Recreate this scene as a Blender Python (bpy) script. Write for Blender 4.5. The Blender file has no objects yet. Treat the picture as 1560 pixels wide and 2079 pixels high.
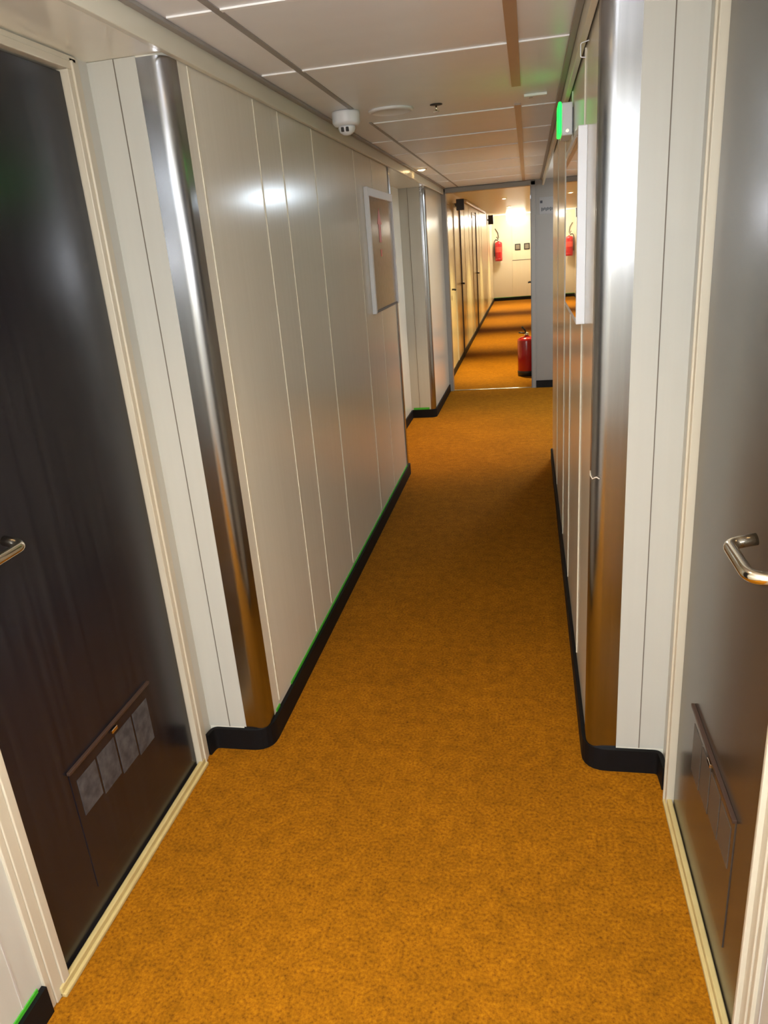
import bpy, bmesh, math, random
from mathutils import Vector, Matrix
random.seed(4)
SC = bpy.context.scene
COL = SC.collection
S = 1.556                                   # camera (eye) height above the carpet

# ---------------------------------------------------------------- camera
F, YAW, PITCH, ROLL = 1478.26, -0.211178, 0.344449, -0.0808414
cy, sy, cp, sp = math.cos(YAW), math.sin(YAW), math.cos(PITCH), math.sin(PITCH)
fwd = Vector((sy*cp, cy*cp, -sp)); rt = Vector((cy, -sy, 0)); up = rt.cross(fwd)
r2 = math.cos(ROLL)*rt + math.sin(ROLL)*up; u2 = -math.sin(ROLL)*rt + math.cos(ROLL)*up
cam_d = bpy.data.cameras.new('camera'); cam = bpy.data.objects.new('camera', cam_d); COL.objects.link(cam)
M = Matrix.Identity(4)
for i in range(3):
    M[i][0] = r2[i]; M[i][1] = u2[i]; M[i][2] = -fwd[i]
M[0][3], M[1][3], M[2][3] = 0, 0, S
cam.matrix_world = M
cam_d.sensor_fit = 'HORIZONTAL'; cam_d.sensor_width = 36; cam_d.lens = F/1560*36; cam_d.clip_start = .02
SC.camera = cam

# ---------------------------------------------------------------- world, exposure, flash
SC.view_settings.view_transform = 'Standard'; SC.view_settings.look = 'None'
SC.view_settings.gamma = 1; SC.view_settings.use_curve_mapping = False
SC.view_settings.exposure = 0.56
W = bpy.data.worlds.new('world'); SC.world = W; W.use_nodes = True
W.node_tree.nodes['Background'].inputs[0].default_value = (.9, .8, .68, 1)
W.node_tree.nodes['Background'].inputs[1].default_value = 0.02

def lamp(name, kind, loc, power, color, parent=None, **kw):
    d = bpy.data.lights.new(name, kind); d.energy = power; d.color = color
    for k, v in kw.items(): setattr(d, k, v)
    o = bpy.data.objects.new(name, d); COL.objects.link(o); o.location = loc
    if parent: o.parent = parent
    return o
FLASH_W, WARM_W, WARM_FAR = 44.0, 28.0, 250.0
WARM = (1.0, .66, .30); WARM_Y = (1.0, .84, .38)
flash = lamp('camera_flash', 'POINT', (-.03, -.01, S+.05), FLASH_W, (.90, .94, 1.0), shadow_soft_size=.02)

# ---------------------------------------------------------------- materials
def mat(name, col, rough=.5, metal=0, spec=.5, coat=0, coat_r=.1, emit=None, es=0, noise=None, bump=None, aniso=0):
    m = bpy.data.materials.new(name); m.use_nodes = True
    nt = m.node_tree; b = nt.nodes['Principled BSDF']
    b.inputs['Base Color'].default_value = (*col, 1); b.inputs['Roughness'].default_value = rough
    b.inputs['Metallic'].default_value = metal; b.inputs['Specular IOR Level'].default_value = spec
    b.inputs['Coat Weight'].default_value = coat; b.inputs['Coat Roughness'].default_value = coat_r
    if emit: b.inputs['Emission Color'].default_value = (*emit, 1); b.inputs['Emission Strength'].default_value = es
    if aniso:
        b.inputs['Anisotropic'].default_value = aniso
        tg = nt.nodes.new('ShaderNodeTangent'); tg.direction_type = 'RADIAL'; tg.axis = 'Z'; nt.links.new(tg.outputs[0], b.inputs['Tangent'])
    tc = nt.nodes.new('ShaderNodeTexCoord')
    def ntex(scale, mapping, detail=3):
        mp = nt.nodes.new('ShaderNodeMapping'); mp.inputs['Scale'].default_value = mapping
        nt.links.new(tc.outputs['Object'], mp.inputs[0])
        n = nt.nodes.new('ShaderNodeTexNoise'); n.inputs['Scale'].default_value = scale; n.inputs['Detail'].default_value = detail
        nt.links.new(mp.outputs[0], n.inputs['Vector']); return n
    if noise:                                # (scale, mapping, colour2, lo, hi)
        n = ntex(noise[0], noise[1]); r = nt.nodes.new('ShaderNodeValToRGB')
        r.color_ramp.elements[0].position = noise[3]; r.color_ramp.elements[1].position = noise[4]
        r.color_ramp.elements[0].color = (*noise[2], 1); r.color_ramp.elements[1].color = (*col, 1)
        nt.links.new(n.outputs['Fac'], r.inputs[0]); nt.links.new(r.outputs[0], b.inputs['Base Color'])
    if bump:                                 # (scale, mapping, strength, distance)
        n = ntex(bump[0], bump[1]); bp = nt.nodes.new('ShaderNodeBump')
        bp.inputs['Strength'].default_value = bump[2]; bp.inputs['Distance'].default_value = bump[3]
        nt.links.new(n.outputs['Fac'], bp.inputs['Height']); nt.links.new(bp.outputs[0], b.inputs['Normal'])
    return m

def carpet_mat():
    m = bpy.data.materials.new('carpet'); m.use_nodes = True
    nt = m.node_tree; b = nt.nodes['Principled BSDF']; b.inputs['Roughness'].default_value = .95
    b.inputs['Specular IOR Level'].default_value = .1
    tc = nt.nodes.new('ShaderNodeTexCoord')
    def nz(scale, det, rough=.6):
        n = nt.nodes.new('ShaderNodeTexNoise'); n.inputs['Scale'].default_value = scale
        n.inputs['Detail'].default_value = det; n.inputs['Roughness'].default_value = rough
        nt.links.new(tc.outputs['Object'], n.inputs['Vector']); return n
    fine, mid, big = nz(120, 5, .62), nz(22, 4), nz(3, 3)
    r = nt.nodes.new('ShaderNodeValToRGB'); e = r.color_ramp.elements
    e[0].position = .24; e[0].color = (.115, .034, .003, 1)
    e[1].position = .78; e[1].color = (.44, .172, .004, 1)
    k = e.new(.48); k.color = (.285, .104, .003, 1)
    nt.links.new(fine.outputs['Fac'], r.inputs[0])
    def mulmix(src, fac_node, lo, hi):
        rr = nt.nodes.new('ShaderNodeMapRange'); rr.inputs['From Min'].default_value = .3; rr.inputs['From Max'].default_value = .7
        rr.inputs['To Min'].default_value = lo; rr.inputs['To Max'].default_value = hi
        nt.links.new(fac_node.outputs['Fac'], rr.inputs['Value'])
        mx = nt.nodes.new('ShaderNodeMix'); mx.data_type = 'RGBA'; mx.blend_type = 'MULTIPLY'; mx.inputs['Factor'].default_value = 1
        nt.links.new(src, mx.inputs['A']); nt.links.new(rr.outputs[0], mx.inputs['B']); return mx.outputs['Result']
    o = mulmix(r.outputs[0], mid, .80, 1.16); o = mulmix(o, big, .90, 1.08)
    nt.links.new(o, b.inputs['Base Color'])
    bp = nt.nodes.new('ShaderNodeBump'); bp.inputs['Strength'].default_value = .35; bp.inputs['Distance'].default_value = .003
    nt.links.new(fine.outputs['Fac'], bp.inputs['Height']); nt.links.new(bp.outputs[0], b.inputs['Normal'])
    return m

VS = (1, 1, .03)                             # stretches noise vertically (brushed / streaked look)
m_carpet = carpet_mat()
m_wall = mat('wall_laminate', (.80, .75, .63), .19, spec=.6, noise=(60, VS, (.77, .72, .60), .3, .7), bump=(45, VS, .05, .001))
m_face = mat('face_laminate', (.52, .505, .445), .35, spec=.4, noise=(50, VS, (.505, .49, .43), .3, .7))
m_joint = mat('joint_strip', (.72, .66, .52), .4)
m_groove_pale = mat('pale_groove', (.50, .46, .42), .6)
m_groove = mat('groove', (.16, .13, .10), .7)
m_cream = mat('cream_paint', (.56, .50, .385), .35, noise=(12, (1, 1, .2), (.535, .475, .36), .3, .7))
m_soffit = mat('soffit_laminate', (.86, .83, .70), .16, spec=.6, noise=(12, (1, 1, 1), (.84, .81, .68), .3, .7))
m_creamL = mat('cream_light', (.76, .69, .58), .35)
m_sill = mat('sill_cream', (.54, .43, .19), .4, noise=(25, (1, 1, 1), (.49, .38, .165), .3, .7))
m_ceil = mat('ceiling_panel', (.90, .90, .90), .32, spec=.45, noise=(8, (1, 1, 1), (.87, .87, .87), .3, .7))
m_cjoint = mat('ceiling_joint', (.95, .94, .92), .4)
m_cgroove = mat('ceiling_groove', (.30, .28, .26), .4)
m_cwood = mat('ceiling_channel', (.36, .25, .17), .3, spec=.6)
m_fascia = mat('fascia', (.72, .68, .55), .28, spec=.5)
m_black = mat('black_rubber', (.005, .005, .006), .6, spec=.2, noise=(40, (1, 1, 1), (.004, .004, .004), .3, .7))
m_green = mat('green_strip', (.05, .36, .02), .5, emit=(.10, .9, .03), es=.03)
m_steel = mat('brushed_steel', (.40, .40, .415), .23, metal=1, aniso=.85, noise=(70, VS, (.35, .35, .36), .3, .7))
m_chrome = mat('polished_metal', (.82, .74, .60), .14, metal=1, noise=(30, (1, 1, 1), (.78, .70, .56), .3, .7))
m_doorL = mat('dark_door', (.006, .006, .010), .25, spec=.45, coat=.1, coat_r=.2, noise=(50, VS, (.015, .014, .017), .3, .7), bump=(90, (1, 1, 1), .05, .0005))
m_doorR = mat('dark_bronze_door', (.045, .036, .026), .24, spec=.6, coat=.15, coat_r=.2, noise=(50, VS, (.045, .037, .030), .3, .7), bump=(90, (1, 1, 1), .05, .0005))
m_patch = mat('grey_label', (.085, .082, .085), .6, noise=(40, (1, 1, 1), (.035, .032, .035), .35, .68))
m_ledge = mat('bronze_ledge', (.07, .04, .028), .4, metal=.3)
m_white = mat('white_plastic', (.86, .87, .90), .35)
m_grey = mat('grey_paint', (.26, .235, .212), .4, spec=.4)
m_greyD = mat('dark_grey_gasket', (.13, .125, .12), .5)
m_red = mat('red_enamel', (.40, .004, .012), .25, coat=.5, noise=(20, (1, 1, 1), (.42, .006, .008), .3, .7))
m_redtxt = mat('red_print', (.70, .10, .04), .5)
m_paper = mat('plan_sheet', (.40, .35, .31), .12, spec=.6, noise=(30, (1, 1, 1), (.37, .32, .28), .4, .6))
m_ink = mat('dark_ink', (.02, .025, .04), .5)
m_glow_w = mat('warm_bulb', (1, .8, .5), .4, emit=(1, .70, .32), es=14)
m_glow_c = mat('cool_diffuser', (.9, .95, 1), .4, emit=(.78, .9, 1), es=75)
m_glow_g = mat('green_sign_face', (.05, .6, .2), .4, emit=(.0, 1, .06), es=1.5)
m_doorF = mat('lamplit_cream_door', (.76, .66, .46), .22, spec=.6, noise=(50, VS, (.74, .64, .44), .3, .7))  # brighter, yellower cream: glow of the far lamps put into the colour
m_wallF = mat('lamplit_laminate', (.74, .65, .46), .22, spec=.6, noise=(60, VS, (.74, .65, .46), .3, .7))  # yellower copy of the wall laminate, warm lamp light put into its colour
m_dark = mat('black_plastic', (.02, .018, .016), .4)

# ---------------------------------------------------------------- mesh helpers
class MB:
    def __init__(s): s.bm = bmesh.new(); s.mi = 0
    def box(s, x0, x1, y0, y1, z0, z1, bev=0):
        t = bmesh.new(); bmesh.ops.create_cube(t, size=1)
        for v in t.verts:
            v.co = Vector(((x0+x1)/2+v.co.x*abs(x1-x0), (y0+y1)/2+v.co.y*abs(y1-y0), (z0+z1)/2+v.co.z*abs(z1-z0)))
        if bev: bmesh.ops.bevel(t, geom=t.edges[:], offset=bev, segments=2, affect='EDGES', profile=.5)
        s.merge(t); return s
    def merge(s, t):
        for f in t.faces: f.material_index = s.mi
        me = bpy.data.meshes.new('t'); t.to_mesh(me); t.free(); s.bm.from_mesh(me); bpy.data.meshes.remove(me)
    def prism(s, pts, z0, z1):               # closed plan polygon extruded up
        t = bmesh.new(); lo = [t.verts.new((x, y, z0)) for x, y in pts]; hi = [t.verts.new((x, y, z1)) for x, y in pts]
        n = len(pts); t.faces.new(lo[::-1]); t.faces.new(hi)
        for i in range(n): t.faces.new((lo[i], lo[(i+1) % n], hi[(i+1) % n], hi[i]))
        bmesh.ops.recalc_face_normals(t, faces=t.faces[:]); s.merge(t); return s
    def strip(s, path, th, z0, z1):          # an open plan path thickened to its left, extruded up
        P = [Vector(p) for p in path]; off = []
        for i, p in enumerate(P):
            a = (P[i]-P[i-1]).normalized() if i else None; b = (P[i+1]-P[i]).normalized() if i < len(P)-1 else None
            d = (a+b).normalized() if a and b else (a or b)
            n = Vector((-d.y, d.x)); k = 1 / max(.5, n.dot(Vector((-b.y, b.x)))) if a and b else 1
            off.append(p+n*th*k)
        t = bmesh.new(); prev = None
        for p, q in zip(P, off):
            r = [t.verts.new((p.x, p.y, z0)), t.verts.new((q.x, q.y, z0)), t.verts.new((q.x, q.y, z1)), t.verts.new((p.x, p.y, z1))]
            if prev:
                for j in range(4): t.faces.new((prev[j], prev[(j+1) % 4], r[(j+1) % 4], r[j]))
            else: t.faces.new(r)
            prev = r
        t.faces.new(prev); bmesh.ops.recalc_face_normals(t, faces=t.faces[:]); s.merge(t); return s
    def tube(s, path, r, seg=14):
        P = [Vector(p) for p in path]; t = bmesh.new(); prev = None; nrm = None
        for i, p in enumerate(P):
            d = (P[min(i+1, len(P)-1)]-P[max(i-1, 0)]).normalized()
            if nrm is None: nrm = d.orthogonal().normalized()
            else: nrm = (nrm-d*nrm.dot(d)).normalized()
            bi = d.cross(nrm); rr = r[i] if isinstance(r, (list, tuple)) else r
            ring = [t.verts.new(p+nrm*math.cos(a)*rr+bi*math.sin(a)*rr) for a in [2*math.pi*k/seg for k in range(seg)]]
            if prev:
                for k in range(seg): t.faces.new((prev[k], prev[(k+1) % seg], ring[(k+1) % seg], ring[k]))
            else: t.faces.new(ring)
            prev = ring
        t.faces.new(prev); bmesh.ops.recalc_face_normals(t, faces=t.faces[:])
        for f in t.faces: f.smooth = len(f.verts) == 4
        s.merge(t); return s
    def lathe(s, prof, loc, seg=28, axis='Z'):
        t = bmesh.new(); rings = []
        for r, z in prof:
            ring = []
            for k in range(seg):
                a = 2*math.pi*k/seg; c = Vector((r*math.cos(a), r*math.sin(a), z))
                if axis == 'X': c = Vector((c.z, c.x, c.y))
                if axis == 'Y': c = Vector((c.x, c.z, c.y))
                ring.append(t.verts.new(c+Vector(loc)))
            rings.append(ring)
        for a, b in zip(rings, rings[1:]):
            for k in range(seg): t.faces.new((a[k], a[(k+1) % seg], b[(k+1) % seg], b[k]))
        t.faces.new(rings[0]); t.faces.new(rings[-1]); bmesh.ops.recalc_face_normals(t, faces=t.faces[:])
        for f in t.faces: f.smooth = len(f.verts) == 4
        s.merge(t); return s
    def build(s, name, m, parent=None, **tags):
        me = bpy.data.meshes.new(name); s.bm.to_mesh(me); s.bm.free()
        for x in (m if isinstance(m, (list, tuple)) else [m]): me.materials.append(x)
        o = bpy.data.objects.new(name, me); COL.objects.link(o)
        if parent:
            o.parent = parent; o.location = -parent.location if parent.type == 'EMPTY' else (0, 0, 0)
        for k, v in tags.items(): o[k] = v
        return o
def empty(name, loc, label, category, group=None):
    o = bpy.data.objects.new(name, None); COL.objects.link(o); o.location = loc; o.empty_display_size = .05
    o['label'] = label; o['category'] = category
    if group: o['group'] = group
    return o
def box(*a, bev=0): return MB().box(*a, bev=bev)
def struct(mb, name, m, label, category): return mb.build(name, m, kind='structure', label=label, category=category)
def rnd(path, r, n=6):                       # rounds the corners of a plan / space path
    P = [Vector(p) for p in path]; out = [P[0]]
    for i in range(1, len(P)-1):
        a, b = (P[i-1]-P[i]), (P[i+1]-P[i]); rr = min(r[i-1] if isinstance(r, (list, tuple)) else r, a.length*.49, b.length*.49)
        s0, s1 = P[i]+a.normalized()*rr, P[i]+b.normalized()*rr
        for k in range(n+1):
            t = k/n; out.append(s0*(1-t)**2+P[i]*2*t*(1-t)+s1*t*t)
    return out+[P[-1]]

# plan dimensions (metres)
XL, XR = -.872, .165                         # corridor wall planes
XDL, XDR = -1.08, .39                        # door-recess wall planes
Y1 = 1.925                                   # near recess end / corner
Y2L, Y2R, Y3 = 5.06, 5.36, 6.90              # far end of corridor walls, second recess end
YD = 8.20                                    # doorway wall
ZS, ZC, ZF = 2.05, 2.107, 2.165              # soffit, ceiling, ceiling beyond the doorway
YB, YE = -2.6, 21.05                         # back and far end

# ---------------------------------------------------------------- setting: floor, ceiling
struct(MB().box(-2.3, 1.7, YB-.2, YE+.2, -.06, 0), 'floor', m_carpet, 'mottled orange-brown carpet running the length of the corridor', 'floor')
ce = struct(MB().box(XL-.02, XR+.01, YB-.1, YD+.03, ZC, ZC+.05).box(XR+.01, 1.4, 5.0, YD+.03, ZC, ZC+.05).box(-1.6, XL-.02, 5.06, YD+.03, ZC, ZC+.05),
            'ceiling', m_ceil, 'grey-beige panelled ceiling of the nearer corridor', 'ceiling')
XG, XW = -.703, -.040
def joint(x0, x1, y, w=.018): MB().box(x0, x1, y-w/2, y+w/2, ZC-.004, ZC+.004).build('joint_strip', m_cjoint, ce)
for y in (.15, 1.20, 1.885, 2.55, 3.70, 4.39, 5.03, 5.87, 6.6, 7.4):
    if y not in (3.70,): joint(XL+.045, XG-.010, y+(0 if y < 4 else -.06))
    joint(XG+.010, XW-.017, y); joint(XW+.017, .125, y)
MB().box(XG-.009, XG+.009, YB, 3.28, ZC-.003, ZC+.004).build('long_groove', m_cgroove, ce)
MB().box(XG-.006, XG+.006, 3.66, YD-.06, ZC-.003, ZC+.004).build('long_groove', m_cgroove, ce)
MB().box(XW-.017, XW+.017, YB, 3.20, ZC-.006, ZC+.004).build('lighting_channel', m_cwood, ce)
MB().box(XW-.014, XW+.014, 3.62, YD-.06, ZC-.006, ZC+.004).build('lighting_channel', m_cwood, ce)
struct(MB().box(-2.3, 1.7, YD+.03, YE+.2, ZF, ZF+.05), 'ceiling_far', m_ceil, 'ceiling of the farther corridor seen through the doorway', 'ceiling')

# soffits over the recesses, fascia and dark trim along both wall tops
struct(MB().box(XDL-.06, XL+.004, YB, Y1, ZS, ZC+.03).box(-1.15, XL+.004, Y2L, Y3, ZS, ZC+.03), 'ceiling_left', m_soffit, 'lowered cream soffit over the left door recesses', 'ceiling')
struct(MB().box(XR-.004, XDR+.06, YB, Y1, ZS, ZC+.03), 'ceiling_right', m_soffit, 'lowered cream soffit over the right door recess', 'ceiling')
struct(MB().box(XL+.004, XL+.020, YB, YD-.03, ZS-.004, ZC-.001, bev=.002), 'trim_1', m_fascia, 'olive-beige fascia along the top of the left wall', 'trim')
struct(MB().box(XL+.021, XL+.040, YB, YD-.03, ZC-.011, ZC-.001, bev=.002), 'trim_2', m_cgroove, 'narrow dark ceiling bead beside the left fascia', 'trim')
struct(MB().box(XR-.022, XR-.005, YB, YD-.03, ZS-.004, ZC-.001, bev=.002), 'trim_3', m_fascia, 'olive-beige fascia along the top of the right wall', 'trim')
struct(MB().box(XR-.042, XR-.023, YB, YD-.03, ZC-.011, ZC-.001, bev=.002), 'trim_4', m_cgroove, 'narrow dark ceiling bead beside the right fascia', 'trim')

# ---------------------------------------------------------------- walls
R_ = .055
def corner_block(x_in, x_out, y0, y1, sgn): # plan of a wall block; the corner itself carries a steel guard
    return [(x_in, y0), (x_out, y0), (x_out, y1), (x_in, y1)]
wl = struct(MB().prism([(XL, Y1+R_), (XL-.004, Y1+.03), (XL-.02, Y1+.006), (XL-R_, Y1), (-1.30, Y1), (-1.30, Y2L), (XL, Y2L)], 0, ZC+.03),
            'wall_left', m_wall, 'glossy beige laminate panelled wall along the left of the corridor', 'wall')
for y, w in ((2.065, .012), (2.55, .006), (2.80, .006), (3.24, .009), (4.01, .009), (4.47, .007)):
    MB().box(XL-.002, XL+.0022, y-w/2, y+w/2, .10, ZS-.004).build('joint_strip', m_joint, wl)
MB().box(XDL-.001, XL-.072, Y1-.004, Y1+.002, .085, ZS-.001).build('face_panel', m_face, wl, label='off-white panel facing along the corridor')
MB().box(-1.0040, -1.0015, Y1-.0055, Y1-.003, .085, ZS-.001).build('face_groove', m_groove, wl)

wr = struct(MB().prism([(XR, Y1+R_), (XR+.004, Y1+.03), (XR+.02, Y1+.006), (XR+R_, Y1), (.62, Y1), (.62, Y2R), (XR, Y2R)], 0, ZC+.03),
            'wall_right', m_wall, 'glossy beige laminate panelled wall along the right of the corridor', 'wall')
for y, w in ((2.44, .007), (3.10, .010), (3.62, .010), (4.45, .007)):
    MB().box(XR-.0035, XR+.002, y-w/2, y+w/2, .10, ZS-.004).build('joint_strip', m_joint, wr)
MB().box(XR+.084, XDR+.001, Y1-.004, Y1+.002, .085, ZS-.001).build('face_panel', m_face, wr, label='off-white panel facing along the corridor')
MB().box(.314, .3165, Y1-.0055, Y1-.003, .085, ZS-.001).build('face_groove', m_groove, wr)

# near recess walls with the door openings
DLY0, DLY1 = 1.055, 1.805; DRY0, DRY1 = 1.075, 1.772; DZ = 2.013
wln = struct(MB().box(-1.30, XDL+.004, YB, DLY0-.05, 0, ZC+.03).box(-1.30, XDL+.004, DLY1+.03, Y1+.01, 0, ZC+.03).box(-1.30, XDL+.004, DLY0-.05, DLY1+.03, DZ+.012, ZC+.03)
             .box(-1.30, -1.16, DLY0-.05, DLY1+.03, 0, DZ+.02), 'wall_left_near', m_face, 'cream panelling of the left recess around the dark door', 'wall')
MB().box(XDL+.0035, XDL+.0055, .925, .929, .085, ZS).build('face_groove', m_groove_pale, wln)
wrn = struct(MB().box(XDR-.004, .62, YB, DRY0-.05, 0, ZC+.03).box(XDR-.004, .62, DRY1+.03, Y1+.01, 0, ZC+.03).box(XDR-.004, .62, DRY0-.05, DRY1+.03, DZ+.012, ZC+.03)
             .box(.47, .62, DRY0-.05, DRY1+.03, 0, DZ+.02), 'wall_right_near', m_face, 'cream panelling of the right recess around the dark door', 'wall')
MB().box(XDR-.0055, XDR-.0035, .985, .991, .085, ZS).build('face_groove', m_groove_pale, wrn)
struct(MB().box(-1.30, .62, YB-.1, YB, 0, ZC+.03), 'wall_back', m_wall, 'laminate wall closing the corridor behind the camera', 'wall')

# door frames: each jamb has an outer flange, a bead and a stop
def door_frame(n, xw, sg, y0, y1, label):
    f = MB()
    for ya, d in ((y0, -1), (y1, 1)):
        f.box(xw-.10*sg, xw+.014*sg, ya, ya+d*.022, 0, DZ+.002, bev=.002)
        f.box(xw-.02*sg, xw+.010*sg, ya+d*.022, ya+d*.050, 0, DZ+.030, bev=.002)
        if d > 0 or sg < 0: f.box(xw-.01*sg, xw+.019*sg, ya+d*.018, ya+d*.025, 0, DZ+.022, bev=.0025)
        f.box(xw-.01*sg, xw+.007*sg, ya+d*.050, ya+d*.066, 0, DZ+.034, bev=.002)
    f.box(xw-.10*sg, xw+.014*sg, y0-.022, y1+.022, DZ+.002, DZ+.020, bev=.002)
    f.box(xw-.02*sg, xw+.010*sg, y0-.050, y1+.050, DZ+.020, DZ+.034, bev=.002)
    return struct(f, n, m_cream, label, 'trim')
door_frame('trim_5', XDL+.004, 1, DLY0, DLY1, 'stepped cream frame around the dark door at the left')
door_frame('trim_6', XDR-.004, -1, DRY0, DRY1, 'stepped cream frame around the dark door at the right')
for n, xa, xb, y0, y1, lab in (('trim_7', XDL-.10, XDL+.028, DLY0-.035, DLY1+.022, 'cream threshold strip under the left dark door'),
                               ('trim_8', XDR-.024, XDR+.10, DRY0-.035, DRY1+.022, 'cream threshold strip under the right dark door')):
    sg = 1 if xa < -.5 else -1
    xf = xb if sg > 0 else xa
    t = MB().box(xa, xb, y0, y1, 0, .012, bev=.003).box(xf-.022*sg, xf-.008*sg, y0, y1, .002, .028, bev=.003)
    struct(t, n, m_sill, lab, 'trim')

# door leaves with lever handles and escape panels
def lever(parent, xd, sg, y0, y1, z, yret=None):
    h = MB().tube(rnd([(xd, y0, z), (xd+.060*sg, y0, z), (xd+.060*sg, y1, z), (xd+.014*sg, y1+.004, z+.008)], [.030, .020], 8), .0108, 18)
    ho = h.build('door_handle', m_chrome, parent, label='polished metal lever handle')
    MB().lathe([(.026, 0), (.026, .006), (.022, .009), (.013, .010)] if sg > 0 else [(.026, 0), (.026, -.006), (.022, -.009), (.013, -.010)], (xd, y0, z), axis='X').build('rose', m_chrome, ho)
    MB().lathe([(.012, -.001), (.012, .004), (.010, .005)] if sg > 0 else [(.012, .001), (.012, -.004), (.010, -.005)], (xd, y0, z-.075), axis='X').build('lock_cylinder', m_chrome, parent)
dl = struct(box(XDL-.045, XDL, DLY0+.004, DLY1-.003, .014, DZ-.003, bev=.002), 'door_1', m_doorL, 'near-black door with polished lever handle at the left edge of the photo', 'door')
lever(dl, XDL, 1, 1.085, 1.215, 1.045)
dr = struct(box(XDR, XDR+.045, DRY0+.004, DRY1-.008, .014, DZ-.003, bev=.002), 'door_2', m_doorR, 'dark bronze-brown door with polished lever handle at the right edge', 'door')
lever(dr, XDR, -1, 1.095, 1.232, 1.040)
def escape(parent, xd, sg, y0, y1, z0, z1, mp, mleaf):
    p = MB().box(xd-.001*sg, xd+.0022*sg, y0, y1, z0, z1, bev=.001).build('escape_panel', mleaf, parent)
    MB().box(xd, xd+.009*sg, y0-.004, y1+.004, z1-.004, z1+.004, bev=.001).build('ledge_strip', m_ledge, parent)
    n = 4; w = (y1-y0-.03)/n
    for i in range(n):
        a = y0+.02+i*w
        MB().box(xd+.0018*sg, xd+.0032*sg, a, a+w-.009, z1-.172+.01*(3-i), z1-.038).build('grey_plate', mp, p)
    MB().box(xd+.003*sg, xd+.010*sg, (y0+y1)/2-.012, (y0+y1)/2+.014, z1-.022, z1-.012, bev=.001).build('latch', m_chrome, p)
escape(dl, XDL, 1, 1.235, 1.618, .10, .450, m_patch, m_doorL)
escape(dr, XDR, -1, 1.226, 1.608, .12, .457, mat('bronze_plate', (.075, .065, .055), .4, spec=.7), m_doorR)

# ---------------------------------------------------------------- rest of the walls
# left recess further on
wa = struct(MB().box(-1.40, -1.12, Y2L-.01, Y3+.01, 0, ZC+.03), 'wall_left_recess', m_wall, 'laminate wall inside the second left door recess', 'wall')
wl2 = struct(MB().prism([(-1.40, Y3), (XL-.02-R_, Y3), (XL-.036, Y3+.008), (XL-.022, Y3+.03), (XL-.02, Y3+R_), (XL-.012, YD), (-1.40, YD)], 0, ZC+.03),
             'wall_left_far', m_wall, 'short laminate wall on the left just before the doorway', 'wall')
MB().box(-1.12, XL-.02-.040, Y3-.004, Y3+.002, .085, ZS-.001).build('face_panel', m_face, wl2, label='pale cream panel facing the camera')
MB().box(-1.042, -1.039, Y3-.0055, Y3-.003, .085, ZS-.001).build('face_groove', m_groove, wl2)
# second left door and its frame
d3 = struct(box(-1.125, -1.085, 5.25, 6.00, .014, DZ, bev=.002).box(-1.12, -1.070, 5.19, 5.245, 0, DZ+.03, bev=.002).box(-1.12, -1.070, 6.005, 6.06, 0, DZ+.03, bev=.002).box(-1.12, -1.070, 5.19, 6.06, DZ+.005, DZ+.035, bev=.002),
            'door_3', m_cream, 'cream door in the second left recess', 'door')
MB().tube(rnd([(-1.085, 5.95, 1.0), (-1.035, 5.95, 1.0), (-1.035, 5.83, 1.0)], .02), .009, 10).build('door_handle', m_dark, d3)
# right recess / side lobby
struct(MB().box(1.25, 1.40, Y2R-.4, YD+.1, 0, ZC+.03).box(.62, 1.40, Y2R-.4, Y2R-.1, 0, ZC+.03), 'wall_right_lobby', m_wall, 'laminate wall of the side lobby on the right', 'wall')
# doorway wall with its opening
OX0, OX1, OZ = -.838, .028, 2.058
dw = struct(MB().box(-1.40, OX0-.03, YD, YD+.10, 0, ZF+.03).box(OX1+.03, 1.40, YD, YD+.10, 0, ZF+.03).box(OX0-.03, OX1+.03, YD, YD+.10, OZ+.03, ZF+.03),
            'wall_doorway', m_grey, 'grey painted bulkhead with the open doorway', 'wall')
fr = MB()
fr.box(OX0-.048, OX0, YD-.018, YD+.11, 0, OZ+.04, bev=.003).box(OX1, OX1+.045, YD-.018, YD+.11, 0, OZ+.04, bev=.003).box(OX0-.048, OX1+.045, YD-.018, YD+.11, OZ, OZ+.044, bev=.003)
tf = struct(fr, 'trim_9', m_grey, 'grey steel door frame around the far opening', 'trim')
MB().box(OX1-.003, OX1+.006, YD-.020, YD+.02, 0, OZ).build('gasket', m_greyD, tf)
MB().box(OX1-.006, OX1+.002, YD-.024, YD-.012, 1.93, 1.965).build('hinge', m_steel, tf)
struct(MB().box(OX0, OX1, YD-.004, YD+.030, 0, .006, bev=.002), 'trim_10', m_steel, 'thin metal threshold strip across the doorway', 'trim')

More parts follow.
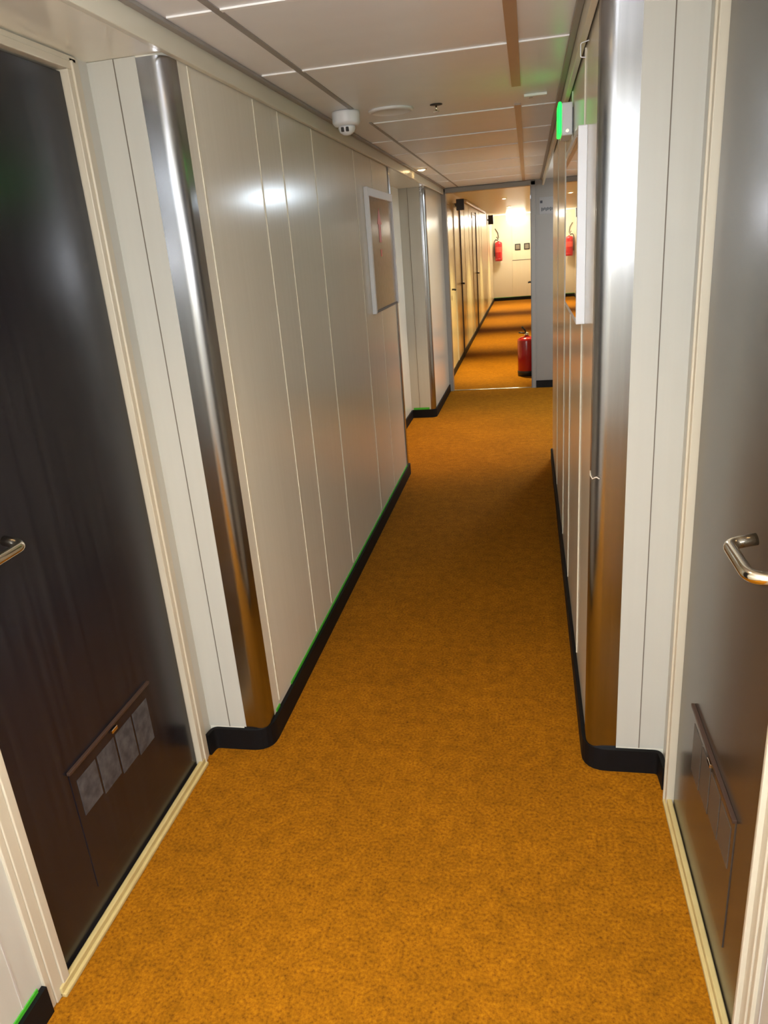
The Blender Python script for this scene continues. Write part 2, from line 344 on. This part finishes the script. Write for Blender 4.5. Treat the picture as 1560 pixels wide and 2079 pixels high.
# far corridor
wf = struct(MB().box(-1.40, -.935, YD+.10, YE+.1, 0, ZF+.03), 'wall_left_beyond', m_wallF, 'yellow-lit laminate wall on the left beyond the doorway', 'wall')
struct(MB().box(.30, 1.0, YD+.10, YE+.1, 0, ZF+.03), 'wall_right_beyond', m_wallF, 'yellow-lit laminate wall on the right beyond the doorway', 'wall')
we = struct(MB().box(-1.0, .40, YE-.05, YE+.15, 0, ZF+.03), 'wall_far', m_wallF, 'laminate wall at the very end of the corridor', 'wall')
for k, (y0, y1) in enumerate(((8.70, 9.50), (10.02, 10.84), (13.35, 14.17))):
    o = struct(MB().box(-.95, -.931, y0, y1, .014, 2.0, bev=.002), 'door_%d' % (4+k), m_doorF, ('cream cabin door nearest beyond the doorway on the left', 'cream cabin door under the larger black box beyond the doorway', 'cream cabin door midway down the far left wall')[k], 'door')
    MB().box(-.95, -.926, y0-.04, y0-.004, 0, 2.04, bev=.002).box(-.95, -.926, y0-.0035, y1+.004, 2.004, 2.04, bev=.002).build('frame', m_cream, o)
    if k: MB().box(-.95, -.916, y1+.006, y1+.030, 0, 2.06, bev=.002).build('dark_post', mat('dark_post_%d' % k, (.06, .04, .02), .4), o, label='dark vertical edge')
    MB().tube(rnd([(-.931, y1-.07, 1.03), (-.885, y1-.07, 1.03), (-.885, y1-.17, 1.03)], .02), .011, 10).build('door_handle', m_dark, o)
for y in (11.7, 12.6, 15.2, 15.9, 18.3, 19.2):
    MB().box(-.937, -.932, y-.006, y+.006, .10, ZF).build('joint_strip', m_joint, wf)
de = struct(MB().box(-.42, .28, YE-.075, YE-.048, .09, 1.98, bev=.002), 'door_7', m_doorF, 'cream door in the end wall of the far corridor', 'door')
MB().box(-.42, .28, YE-.080, YE-.074, 1.02, 1.035).build('kick_rail', m_groove, de)
# baseboards: rubber skirting following the plan
BH = .078
def skirt(n, path, th, lab, m=m_black, z0=0, z1=BH): return struct(MB().strip(path, th, z0, z1), n, m, lab, 'baseboard')
skirt('baseboard_left', rnd([(XDL+.005, DLY1+.070), (XDL+.012, Y1-.001), (XL, Y1-.001), (XL+.001, Y2L), (-1.12, Y2L+.001)], [.030, .060, .005]), -.013, 'black rubber skirting wrapping the steel corner and left wall')
skirt('baseboard_left_near', [(XDL+.004, YB), (XDL+.004, DLY0-.068)], -.013, 'black rubber skirting before the left dark door')
skirt('baseboard_right', rnd([(XDR-.005, DRY1+.070), (XDR-.008, Y1-.001), (XR, Y1-.001), (XR-.001, Y2R), (.6, Y2R+.001)], [.025, .060, .005]), .013, 'black rubber skirting wrapping the steel corner and right wall')
skirt('baseboard_right_near', [(XDR-.004, YB), (XDR-.004, DRY0-.068)], .013, 'black rubber skirting before the right dark door')
skirt('baseboard_left_far', rnd([(-1.12, 6.06), (-1.12, Y3-.001), (XL-.02, Y3-.001), (XL-.012, YD-.002), (OX0-.05, YD-.002)], [.02, .05, .01]), -.013, 'black rubber skirting around the second left recess')
skirt('baseboard_doorway', [(OX1+.047, YD-.001), (1.24, YD-.001)], -.013, 'black rubber skirting on the grey bulkhead')
skirt('baseboard_beyond', [(-.934, YD+.11), (-.934, YE-.06), (.29, YE-.052)], -.012, 'black skirting along the far corridor and end wall')
# luminous green guide strips above the skirting
def guide(path, th, lab, z0=BH+.001, z1=BH+.011):
    return MB().strip(path, th, z0, z1).build('guide_strip', m_green, label=lab, category='guide strip', group='green escape route strips above the skirting')
guide([(XL+.0005, 2.02), (XL+.0005, 2.055)], -.003, 'short green strip stub beside the near left steel corner')
guide([(XL+.0005, 2.19), (XL+.0005, Y2L-.02)], -.003, 'long green strip on top of the skirting along the left wall')
guide([(-1.10, Y3-.0045), (XL-.075, Y3-.0045)], -.003, 'green strip across the base of the cream panel before the doorway', BH+.001, BH+.020)
guide([(XDL+.0045, -.6), (XDL+.0045, .972)], -.003, 'green strip at the bottom left corner before the dark door')
guide([(-.9345, 8.4), (-.9345, 8.68)], -.003, 'green strip at the start of the far left wall beyond the doorway')
guide([(-.93, YE-.054), (.05, YE-.054)], -.003, 'thin green strip above the skirting on the end wall')

# ---------------------------------------------------------------- stainless corner guards
def guard(xc, yc, sx, label, flat=.080, r=.036, sy=1, z0=BH, z1=ZS-.004):
    # wraps an outward corner at (xc, yc): flat leg across the face, round nose, short return on the wall
    pts = [(xc-sx*flat, yc-.003*sy)]
    for k in range(13):
        a = k/12*math.pi/2
        pts.append((xc-sx*(r-r*math.sin(a))+sx*.003, yc+sy*(r-r*math.cos(a))-.003*sy))
    pts.append((xc+sx*.003, yc+sy*.070))
    mb = MB().strip(pts, .002 if sx > 0 else -.002, z0, z1)
    o = mb.build('corner_guard', m_steel, label=label, category='corner guard', group='brushed steel corner guards')
    for p in o.data.polygons: p.use_smooth = True
    o.data.set_sharp_from_angle(angle=math.radians(35))
    return o
guard(XL, Y1, 1, 'brushed steel corner guard at the left beside the near-black door')
g2 = guard(XR, Y1, -1, 'brushed steel corner guard at the right beside the dark bronze door', flat=.084)
MB().tube([(XR-.0045, Y1+.045, .948), (XR-.0045, Y1+.030, .940), (XR-.001, Y1+.010, .936), (XR+.008, Y1-.001, .944), (XR+.016, Y1-.004, .940)], .0016, 6).build('scratch', m_creamL, g2)
guard(XL-.02, Y3, 1, 'narrow steel corner guard before the doorway at the left', flat=.04, r=.03)
guard(XL, Y2L, 1, 'steel corner guard where the left wall ends past the framed plan', flat=.05, r=.025, sy=-1)

# ---------------------------------------------------------------- things on the walls
pl = empty('framed_plan', (XL, 4.6, 1.2), 'framed safety plan with a red mark on the left wall', 'frame')
MB().box(XL, XL+.006, 4.21, 5.00, 1.225, 1.875).build('sheet', m_paper, pl)
f = MB(); a0, a1, b0, b1 = 4.20, 5.01, 1.215, 1.885
f.box(XL, XL+.024, a0, a0+.03, b0, b1, bev=.003).box(XL, XL+.018, a1-.02, a1, b0, b1, bev=.003).box(XL, XL+.020, a0+.031, a1-.021, b1-.045, b1, bev=.003)
f.build('frame', m_white, pl)
MB().box(XL, XL+.012, a0+.031, a1-.021, b0, b0+.012).build('lower_rail', m_groove, pl)
t = bmesh.new()                              # red flame-and-arrow mark on the sheet
for pts in ([(4.53, 1.60), (4.60, 1.60), (4.60, 1.70), (4.63, 1.70), (4.565, 1.79), (4.50, 1.70), (4.53, 1.70)], [(4.54, 1.56), (4.59, 1.56), (4.58, 1.52), (4.55, 1.52)]):
    vs = [t.verts.new((XL+.0068, y, z)) for y, z in pts]; t.faces.new(vs)
r_ = bmesh.ops.extrude_face_region(t, geom=t.faces[:])
for v in r_['geom']:
    if isinstance(v, bmesh.types.BMVert): v.co.x += .001
mb = MB(); mb.merge(t); mb.build('red_mark', m_redtxt, pl)

bd = empty('notice_frame', (XR, 2.7, 1.25), 'shallow white glass-fronted notice case on the right wall', 'frame')
x0 = XR-.026
MB().box(XR-.012, XR, 2.345, 3.06, 1.305, 1.835).build('backing', m_paper, bd)
f = MB()
f.box(x0, XR, 2.330, 2.345, 1.30, 1.84, bev=.002).box(x0, XR, 3.045, 3.060, 1.30, 1.84, bev=.002).box(x0, XR, 2.3455, 3.0445, 1.82, 1.84, bev=.002).box(x0, XR, 2.3455, 3.0445, 1.30, 1.315, bev=.002)
f.build('frame', m_white, bd, label='white case edge')
MB().box(x0+.001, x0+.004, 2.3455, 3.0445, 1.3155, 1.8195).build('glazing', mat('glazing', (.10, .08, .06), .03, spec=.9, coat=1, coat_r=.01), bd)

ex = empty('exit_sign', (XR, 3.15, 1.95), 'white exit light box with glowing green face high on the right wall', 'sign')
MB().box(XR-.042, XR-.004, 3.04, 3.22, 1.898, 2.005, bev=.003).build('housing', m_white, ex)
MB().box(XR-.054, XR-.0425, 3.045, 3.20, 1.905, 2.010, bev=.004).build('lit_face', m_glow_g, ex, label='glowing green face')
MB().box(XR-.006, XR, 3.06, 3.20, 1.91, 1.99).build('wall_plate', m_dark, ex)
MB().lathe([(.006, 0), (.006, -.004)], (XR-.022, 3.039, 1.912), 10, axis='Y').build('screw', m_chrome, ex)

hk = MB().tube(rnd([(XR-.002, 2.30, 2.035), (XR-.024, 2.30, 2.030), (XR-.024, 2.30, 1.998), (XR-.010, 2.30, 1.996)], .004), .0015, 6).build('wall_hook', m_white, label='tiny white wire hook under the right fascia above the notice case', category='hook')

# door wall notice: pale plate with small dark illegible marks
nt_ = empty('wall_notice', (.2, YD, 1.8), 'small notice with dark marks on the grey bulkhead', 'sign')
MB().box(.115, .275, YD-.004, YD, 1.775, 1.935, bev=.001).build('plate', mat('notice_plate', (.29, .275, .27), .4), nt_)
MB().box(.122, .146, YD-.0055, YD-.0042, 1.880, 1.905).build('symbol', m_ink, nt_)
mk = MB()
for i in range(8): mk.box(.135+i*.0145, .144+i*.0145, YD-.0055, YD-.0042, 1.803+.006*(i % 3), 1.838-.004*(i % 2))
mk.build('print', m_ink, nt_)
MB().box(.252, .274, YD-.0058, YD-.0045, 1.80, 1.87).build('white_tab', m_white, nt_)

# ---------------------------------------------------------------- ceiling fittings
det = empty('smoke_detector', (-.738, 3.322, ZC), 'round white detector hanging below the left ceiling groove', 'detector')
MB().lathe([(.040, .0), (.056, -.003), (.058, -.010), (.058, -.042), (.050, -.054), (.034, -.056)], (-.738, 3.322, ZC)).build('base', m_white, det)
MB().lathe([(.034, -.056), (.036, -.064), (.030, -.078), (.016, -.088), (.004, -.090)], (-.738, 3.322, ZC)).build('sensor_dome', m_white, det)
for dx in (-.011, .009):
    MB().box(-.738+dx-.006, -.738+dx+.006, 3.322-.038, 3.322-.026, ZC-.079, ZC-.062, bev=.002).build('sensor_slot', m_dark, det)
MB().lathe([(.095, 0), (.096, -.004), (.090, -.009), (.080, -.011), (.078, -.009), (.01, -.009)], (-.562, 3.41, ZC), 40).build('ceiling_disc', mat('disc_grey', (.84, .84, .84), .35), label='flat round grey-beige disc flush on the ceiling beside the detector', category='ceiling disc')
sp_ = empty('sprinkler', (-.370, 3.405, ZC), 'small dark sprinkler head with a bright pin in the middle of the ceiling', 'sprinkler')
MB().lathe([(.026, 0), (.026, -.003), (.015, -.005)], (-.370, 3.405, ZC), 20).build('escutcheon', m_dark, sp_)
MB().tube([(-.370, 3.405, ZC-.003), (-.370, 3.405, ZC-.026)], .004, 10).build('pin', m_chrome, sp_)
MB().lathe([(.013, -.026), (.013, -.028)], (-.370, 3.405, ZC), 16).build('deflector', m_chrome, sp_)
cpn = MB().box(-.012, .080, 3.415, 3.462, ZC-.010, ZC, bev=.002).build('ceiling_plate', m_cjoint, label='small oblong cream plate on the ceiling left of the exit sign', category='ceiling plate')
MB().box(.008, .022, 3.43, 3.445, ZC-.013, ZC-.009).build('screw', m_cwood, cpn)

def downlight(x, y, z, power, label, col=WARM, cone=95, blend=.7, r=.030):
    o = empty('downlight', (x, y, z), label, 'ceiling light', 'warm recessed downlights')
    MB().lathe([(r+.012, 0), (r+.013, -.003), (r+.006, -.007), (r, -.005), (r, -.001)], (x, y, z)).build('rim', m_creamL, o)
    MB().lathe([(r-.001, -.001), (r*.9, -.007), (r*.55, -.012), (.002, -.014)], (x, y, z)).build('bulb', m_glow_w, o)
    lamp('downlight_glow', 'SPOT', (0, 0, -.022), power, col, o, spot_size=math.radians(cone), spot_blend=blend, shadow_soft_size=.02)
    return o
downlight(-.37, 1.35, ZC, WARM_W*1.1, 'recessed downlight above the near dark doors', cone=110, blend=1)
downlight(-.37, -.35, ZC, WARM_W*.3, 'recessed downlight behind the camera', cone=150, blend=1)
downlight(-.785, 6.0, ZC, WARM_W*3.2, 'bright recessed downlight over the second left recess', cone=75, blend=.9)
FL = ['recessed downlight just past the doorway', 'second recessed downlight beyond the doorway', 'third recessed downlight beyond the doorway', 'recessed downlight nearest the end wall']
for k, y in enumerate((9.45, 12.4, 15.6, 18.7)): downlight(-.36, y, ZF, WARM_FAR, FL[k], col=WARM_Y, cone=76, blend=1)

c0 = empty('ceiling_light', (-.35, -.9, ZC), 'neutral flush ceiling light behind the camera', 'ceiling light')
MB().box(-.70, 0, -2.3, -.7, ZC-.020, ZC, bev=.004).build('housing', m_white, c0)
MB().box(-.68, -.02, -2.28, -.72, ZC-.050, ZC-.021, bev=.004).build('diffuser', mat('neutral_diffuser', (1, 1, 1), .4, emit=(.82, .91, 1), es=18), c0)
cl = empty('ceiling_light', (.62, 6.75, ZC), 'cool flush ceiling light in the side lobby on the right', 'ceiling light')
MB().box(.46, .76, 6.50, 6.94, ZC-.020, ZC, bev=.004).build('housing', m_white, cl)
MB().box(.48, .74, 6.52, 6.92, ZC-.034, ZC-.021, bev=.004).build('diffuser', m_glow_c, cl)
c2 = empty('ceiling_light', (-.30, 20.0, ZF), 'bright ceiling light in front of the end wall', 'ceiling light')
MB().box(-.55, -.05, 19.95, 20.25, ZF-.020, ZF, bev=.004).build('housing', m_white, c2)
MB().box(-.53, -.07, 19.97, 20.23, ZF-.16, ZF-.021, bev=.03).build('diffuser', mat('bright_diffuser', (1, 1, 1), .4, emit=(1, .93, .78), es=30), c2)
tb = MB().box(-.925, -.885, 11.7, 16.9, ZF-.045, ZF-.005, bev=.006).build('tube_strip', m_creamL, label='pale tube strip along the top of the far left wall', category='duct')  # ceiling tube built as a plain pale strip, no emission

# black boxes under the ceiling beyond the doorway
for (x, y, z0, z1, w, lab) in ((-.86, 10.25, 1.965, 2.10, .10, 'larger black box high on the left just beyond the doorway'), (-.86, 18.6, 1.93, 2.13, .12, 'smaller-looking black box high on the left near the end wall')):
    s_ = empty('speaker_box', (x, y, z0), lab, 'speaker', 'black boxes high on the far left wall')
    MB().box(x-w/2, x+w/2, y-.03, y+.05, z0, z1, bev=.004).build('casing', m_dark, s_)
    MB().box(x-w/2-.03, x-w/2+.002, y-.015, y+.02, (z0+z1)/2-.02, (z0+z1)/2+.02).build('bracket', m_greyD, s_)

# ---------------------------------------------------------------- extinguishers
def extinguisher(loc, r, h, label, on_wall, rz=0):
    e = empty('fire_extinguisher', loc, label, 'fire extinguisher')
    x, y, z = loc
    MB().lathe([(r*.80, 0), (r*1.0, .006), (r*1.03, .05), (r*1.02, h*.13), (r*.99, h*.135)], loc).build('base_ring', m_dark if not on_wall else m_red, e)
    MB().lathe([(r*.98, h*.12), (r, h*.14), (r, h*.88), (r*.95, h*.925), (r*.70, h*.965), (r*.35, h*.98), (r*.22, h*1.0)], loc).build('cylinder', m_red, e)
    MB().lathe([(r*.22, h*1.0), (r*.26, h*1.01), (r*.26, h*1.07), (r*.15, h*1.08)], loc, 16).build('valve', m_chrome, e)
    top = z+h*1.07
    MB().tube([(x-r*.1, y, top), (x-r*.15, y-.01, top+.03), (x-r*.5, y-.03, top+.075)], .010, 10).build('carry_handle', m_dark, e)
    MB().tube([(x, y, top-.01), (x-r*.3, y-.02, top), (x-r*.85, y-.03, top+.01)], .008, 10).build('squeeze_lever', m_dark, e)
    hp = [(x, y, top-.02), (x-r*.9, y-.01, top+.01), (x-r*1.25, y-.02, top-.07), (x-r*1.22, y-.02, z+h*.6), (x-r*1.12, y-.02, z+h*.25)]
    if on_wall: MB().tube(rnd(hp, .05), .011, 10).build('hose', m_dark, e)
    MB().lathe([(r*1.005, h*.45), (r*1.008, h*.46), (r*1.008, h*.70), (r*1.005, h*.71)], loc).build('label_band', mat('label_red', (.60, .06, .04), .4), e) if on_wall else None
    return e
extinguisher((-.028, 9.02, 0), .108, .47, 'red fire extinguisher standing on the carpet behind the right doorway jamb', False)
e2 = extinguisher((-.775, YE-.19, 1.04), .095, .50, 'red fire extinguisher hanging on the end wall', True)
MB().box(-.80, -.75, YE-.096, YE-.052, 1.30, 1.42).build('bracket', m_dark, e2)
MB().tube([(-.775, YE-.07, 1.62), (-.79, YE-.07, 1.75), (-.86, YE-.07, 1.86)], .010, 8).build('wall_strap', m_dark, e2)

# small framed pictures on the end wall
for x, lab in ((-.275, 'small dark picture on the end wall left of its twin'), (-.035, 'small dark picture on the end wall right of its twin')):
    p = empty('wall_picture', (x, YE-.08, 1.36), lab, 'picture', 'small dark pictures on the end wall')
    MB().box(x-.075, x+.075, YE-.090, YE-.0755, 1.28, 1.44, bev=.003).build('frame', m_dark, p)
    MB().box(x-.05, x+.05, YE-.092, YE-.0895, 1.305, 1.415).build('print', mat('print', (.20, .17, .12), .5), p)

# open leaf of the far doorway, folded back out of sight; only its lever shows
dn = struct(box(.060, .100, 8.33, 9.10, .015, 2.03, bev=.002), 'door_8', m_grey, 'grey door leaf held open behind the right jamb', 'door')
MB().tube(rnd([(.060, 8.86, 1.085), (.005, 8.86, 1.085), (.002, 8.80, 1.085)], .012), .009, 10).build('door_handle', m_dark, dn)
